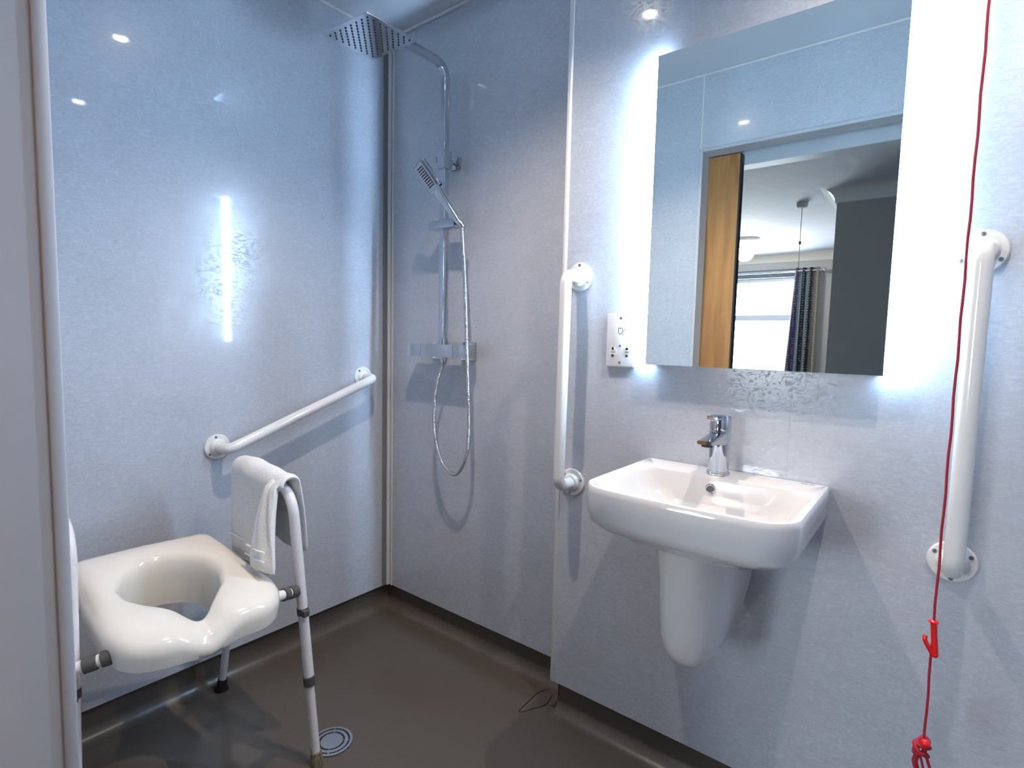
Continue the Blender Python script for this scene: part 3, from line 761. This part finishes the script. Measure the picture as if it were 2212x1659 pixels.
# frames
def lerp(a, b, f): return V(a) + (V(b) - V(a)) * f
RFF, RFT = V((-1.254, .783, .0)), V((-1.303, .745, .765))
RBF, RBT = V((-1.771, .762, .0)), V((-1.535, .742, .765))
LFF, LFT = V((-1.262, .262, .0)), V((-1.365, .298, .765))
LBF, LBT = V((-1.765, .262, .0)), V((-1.590, .298, .765))
def frame(ff, ft, bt, bf, front_clip=True):
    split = .36
    bm = bmesh.new(); tube(bm, fillet([lerp(ff, ft, .33), ft, bt, lerp(bf, bt, .36)], [.085, .085], 12), .0135, 20)
    fr = obj('armrest_frame', bm, M_LEG, t)
    for foot, top, dirty, s in ((ff, ft, True, .33), (bf, bt, False, .36)):
        bm = bmesh.new(); tube(bm, [lerp(foot, top, .022), lerp(foot, top, s + .03)], .0112, 18); lg = obj('leg', bm, M_LEG, t)
        bm = bmesh.new(); a = lerp(foot, top, s - .035); ax = (top - foot).normalized()
        lathe(bm, [(.011, 0), (.0155, .002), (.0160, .026), (.0145, .028), (.011, .028)], a, ax, 20); obj('collar', bm, M_SLEEVE, lg)
        bm = bmesh.new()
        if dirty: lathe(bm, [(0, .001), (.0165, .001), (.0165, .02), (.0145, .038), (.0125, .040), (0, .040)], foot, ax, 22)
        else: lathe(bm, [(0, .001), (.021, .001), (.020, .008), (.0155, .014), (.0140, .046), (.0125, .048), (0, .048)], foot, ax, 22)
        obj('rubber_foot', bm, M_DIRTY if dirty else M_RUBBER, lg)
    # spring clip on the front leg
    c = lerp(ff, ft, .565); ax = (ft - ff).normalized()
    bm = bmesh.new(); lathe(bm, [(.0137, -.009), (.0152, -.009), (.0152, .009), (.0137, .009)], c, ax, 20)
    box(bm, c + V((.010, -.012, -.008)), c + V((.026, .004, .008)), bev=.001); obj('height_clip', bm, M_SLEEVE, fr)
    return fr
frame(RFF, RFT, RBT, RBF); frame(LFF, LFT, LBT, LBF)
# cross tubes with sleeves
for xf in (-1.262, -1.560):
    zz = sz(xf) - .062 if xf < -1.4 else .500
    y1 = .757; y0 = .287
    if xf < -1.4: zz = .500
    a = V((xf, y0, zz)); b = V((xf, y1, zz))
    if xf > -1.4: b = V((-1.287, .757, .488)); a = V((-1.297, .282, .494)); pr = V((-1.262, .672, .507)); pl = V((-1.262, .365, .510))
    else: b = V((-1.455 - .12, .742, .50)); a = V((-1.60, .292, .50)); pr = V((-1.55, .65, .505)); pl = V((-1.55, .37, .505))
    for e, p in ((a, pl), (b, pr)):
        d = (p - e).normalized()
        bm = bmesh.new(); tube(bm, [e, p + d * .012], .0125, 20); ct = obj('cross_tube', bm, M_WHITE, t)
        for s0, s1 in ((.014, .038), (.044, .062)):
            bm = bmesh.new(); lathe(bm, [(.012, s0), (.0160, s0 + .001), (.0160, s1 - .001), (.012, s1)], e, d, 22); obj('sleeve', bm, M_SLEEVE, ct)

# ------------------------------------------------------------------ towel over the armrest
t = thing('towel', 'folded white terry towel draped over the shower stool armrest', 'towel', (-1.46, .735, .78))
def sheet(bm, x0f, x1f, path, th, nu=30, amp=.003, seed=0, ph=0.0, fr=None):
    """path: list of (y, z) down the cloth; x0f/x1f give the side edges for f in 0..1"""
    P = path; L_ = [0]
    for a, b in zip(P[:-1], P[1:]): L_.append(L_[-1] + math.hypot(b[0] - a[0], b[1] - a[1]))
    out_r = []; 
    for k, (y, z) in enumerate(P):
        f = L_[k] / L_[-1]
        if fr and not fr[0] <= f <= fr[1]: continue
        a = P[max(k - 1, 0)]; b = P[min(k + 1, len(P) - 1)]
        d = V((b[0] - a[0], b[1] - a[1])).normalized(); n = V((d.y, -d.x))
        x0, x1 = x0f(f), x1f(f); front = []; back = []
        for i in range(nu + 1):
            u = i / nu; x = x0 + (x1 - x0) * u
            e = min(u, 1 - u) * (x1 - x0)
            tt = th * math.sqrt(max(.02, min(1, e / (th)))) * (1 if 0 < k < len(P) - 1 else .45)
            w = amp * math.sin(u * 7 + ph + f * 3) + amp * .6 * math.sin(u * 17 + f * 9 + seed)
            dz = .006 * math.sin(u * 5 + seed)* f
            front.append(V((x, y + n.x * (tt / 2 + w) * 1, z + n.y * (tt / 2 + w) + dz)))
            back.append(V((x, y + n.x * (-tt / 2 + w), z + n.y * (-tt / 2 + w) + dz)))
        out_r.append(front + list(reversed(back)))
    loft(bm, out_r)
def drape(yc, zc, r, yfront, zbot_f, yback, zbot_b, nf=14):
    P = [(yfront + (yc - r - yfront) * (k / nf) ** 1.5, zbot_f + (zc - zbot_f) * k / nf) for k in range(nf)]
    P += [(yc - r * math.cos(PI * k / 12), zc + r * math.sin(PI * k / 12)) for k in range(13)]
    P += [(yback + (yc + r - yback) * (1 - k / nf) ** 1.5, zc + (zbot_b - zc) * k / nf) for k in range(1, nf + 1)]
    return P
bm = bmesh.new()
sheet(bm, lambda f: -1.600 + .018 * math.sin(f * 3) + .010 + .015 * max(0, 1 - f * 4), lambda f: -1.300 - .060 * max(0, min(1, (.47 - f) / .06)) - .05 * max(0, f - .55), drape(.744, .766, .026, .716, .520, .800, .575), .019, nu=46, amp=.0022, seed=1)
for v in bm.verts:       # the cloth bulges up over the bar at its far end
    f = max(0, min(1, (v.co.x + 1.61) / .3)); v.co.z += .010 * (1 - f) * (1 if v.co.z > .7 else 0)
obj('towel_body', bm, M_TOWEL, t, ang=80)
bm = bmesh.new()
def lobe_path():
    P = [(.669 + .033 * (k / 18) ** 1.6, .566 + .198 * k / 18) for k in range(19)]
    return P + [(.713, .774), (.720, .783)]
sheet(bm, lambda f: -1.372 + .030 * f, lambda f: -1.262 - .045 * f, lobe_path(), .036, nu=36, amp=.0035, seed=3, ph=1.0)
lobe = obj('folded_end', bm, M_TOWEL, t, ang=80)
# woven flat borders
TX0 = lambda f: -1.600 + .018 * math.sin(f * 3) + .010 + .015 * max(0, 1 - f * 4)
D_ = drape(.744, .766, .026, .716, .520, .800, .575)
bm = bmesh.new(); sheet(bm, lambda f: TX0(f) - .0004, lambda f: -1.3596, D_, .0205, nu=46, amp=.0022, seed=1, fr=(.055, .14)); obj('border_band', bm, M_TBAND, t)
def piping(path, f, x0, x1, th, off):
    """a raised cord across the cloth at fraction f of its path"""
    L_ = [0]
    for a, b in zip(path[:-1], path[1:]): L_.append(L_[-1] + math.hypot(b[0] - a[0], b[1] - a[1]))
    k = min(range(len(L_)), key=lambda i: abs(L_[i] / L_[-1] - f)); y, z = path[k]
    bm = bmesh.new(); tube(bm, [(x0 + (x1 - x0) * i / 8, y - th / 2 - off * (1 if 0 < i < 8 else .3), z + .0015 * math.sin(i)) for i in range(9)], .0026, 8); return bm
for f in (.05, .15): obj('piping', piping(D_, f, TX0(f) + .009, -1.45, .019, .0015), M_TBAND, t)
LP_ = lobe_path()
for f in (.14, .23):
    x0 = -1.372 + .030 * f; x1 = -1.262 - .045 * f
    obj('piping', piping(LP_, f, x0 + .003, x1 - .003, .036, .0012), M_TBAND, lobe)

# ------------------------------------------------------------------ floor drain
DX, DY = -1.296, .856
t = thing('floor_drain', 'round steel shower drain with ringed slots in the vinyl floor', 'drain', (DX, DY, 0))
bm = bmesh.new(); lathe(bm, [(0, .0004), (.058, .0004), (.058, .0012), (0, .0012)], (DX, DY, 0), (0, 0, 1), 56); obj('drain_well', bm, M_RUBBER, t)
for a, b, n_ in ((.0502, .0575, 'outer_ring'), (.0365, .0452, 'middle_ring')):
    bm = bmesh.new(); lathe(bm, [(a, .0013), (b, .0013), (b, .0032), (a, .0036)], (DX, DY, 0), (0, 0, 1), 56)
    obj(n_, bm, M_STEEL, t)
bm = bmesh.new(); lathe(bm, [(0, .0013), (.0312, .0013), (.0312, .0034), (0, .0042)], (DX, DY, 0), (0, 0, 1), 56); obj('cover_disc', bm, M_STEEL, t)
for k in range(4):
    bm = bmesh.new(); a = PI / 4 + k * PI / 2; d = V((math.cos(a), math.sin(a), 0)); obox(bm, V((DX, DY, .0024)) + d * .0408, d, V((-d.y, d.x, 0)), V((0, 0, 1)), .016, .004, .0016)
    obj('spoke', bm, M_STEEL, t, smooth=False)

# ------------------------------------------------------------------ red emergency pull cord
PXX, PYY = 0.0185, 1.10
hk = at(2017, 1345, 1, PYY); kn = at(1995, 1612, 1, PYY)
t = thing('emergency_pull_switch', 'red emergency pull cord with hook and knot hanging from the ceiling at right', 'pull cord', (PXX, PYY, ZC))
bm = bmesh.new(); lathe(bm, [(0, -.0005), (.042, -.0005), (.042, -.012), (.032, -.030), (.012, -.034), (0, -.034)], (PXX, PYY, ZC), (0, 0, 1), 32); obj('ceiling_switch', bm, M_PLASTIC, t)
bm = bmesh.new(); pts = []
for k in range(60):
    f = k / 59; z = ZC - .03 + (kn.z - ZC + .03) * f
    x = PXX + (hk.x - PXX) * min(1, (ZC - z) / (ZC - hk.z)) if z > hk.z else hk.x + (kn.x - hk.x) * (hk.z - z) / (hk.z - kn.z)
    pts.append(V((x + .0006 * math.sin(k * 1.7), PYY + .0006 * math.cos(k * 1.3), z)))
tube(bm, pts, .0019, 8); obj('cord', bm, M_CORD, t)
def pp(x, y, d=0): return at(x, y, 1, PYY + d)
bm = bmesh.new(); tube(bm, [pp(2017, 1343), pp(2018, 1375), pp(2020, 1410)], .0044, 14)
tube(bm, fillet([pp(2020, 1414), pp(2016, 1416, -.002), pp(2003, 1393, -.004), pp(1997, 1380, -.004), pp(1999, 1372, -.002)], .004, 4), .0034, 12)
g = bmesh.ops.create_uvsphere(bm, u_segments=14, v_segments=8, radius=.0052)
for v in g['verts']: v.co += pp(2019, 1414)
g = bmesh.ops.create_uvsphere(bm, u_segments=16, v_segments=8, radius=.0072)
for v in g['verts']: v.co = V((v.co.x, v.co.y, v.co.z * .45)) + pp(2017, 1343)
obj('pull_hook', bm, M_RED, t)
bm = bmesh.new(); ctr = pp(1990, 1612)
pts = []
for k in range(70):
    a = k / 69 * 2 * PI * 3.2; f = k / 69
    pts.append(ctr + V((.0085 * math.cos(a) * (1 - .2 * f) + .003 * math.sin(a * .37), .0085 * math.sin(a), .010 - .024 * f + .004 * math.sin(a * 1.5))))
tube(bm, pts, .0038, 8); obj('knot', bm, M_CORD, t)
bm = bmesh.new()
tube(bm, spline([pp(1997, 1625), pp(2004, 1645), pp(2009, 1670), pp(2000, 1700)], 8), .0022, 8)
tube(bm, spline([pp(1982, 1628), pp(1976, 1645), pp(1986, 1675), pp(2000, 1700)], 8), .0042, 8)
tube(bm, spline([pp(1986, 1626), pp(1992, 1650), pp(1998, 1680), pp(2000, 1700)], 8), .0018, 8)
obj('cord_tails', bm, M_CORD, t)
bm = bmesh.new(); g = bmesh.ops.create_uvsphere(bm, u_segments=14, v_segments=10, radius=.0068)
for v in g['verts']: v.co += pp(1999, 1606, -.008)
obj('bead', bm, M_RED, t)

for o in list(bpy.data.objects):
    if '_o' in o: del o['_o']
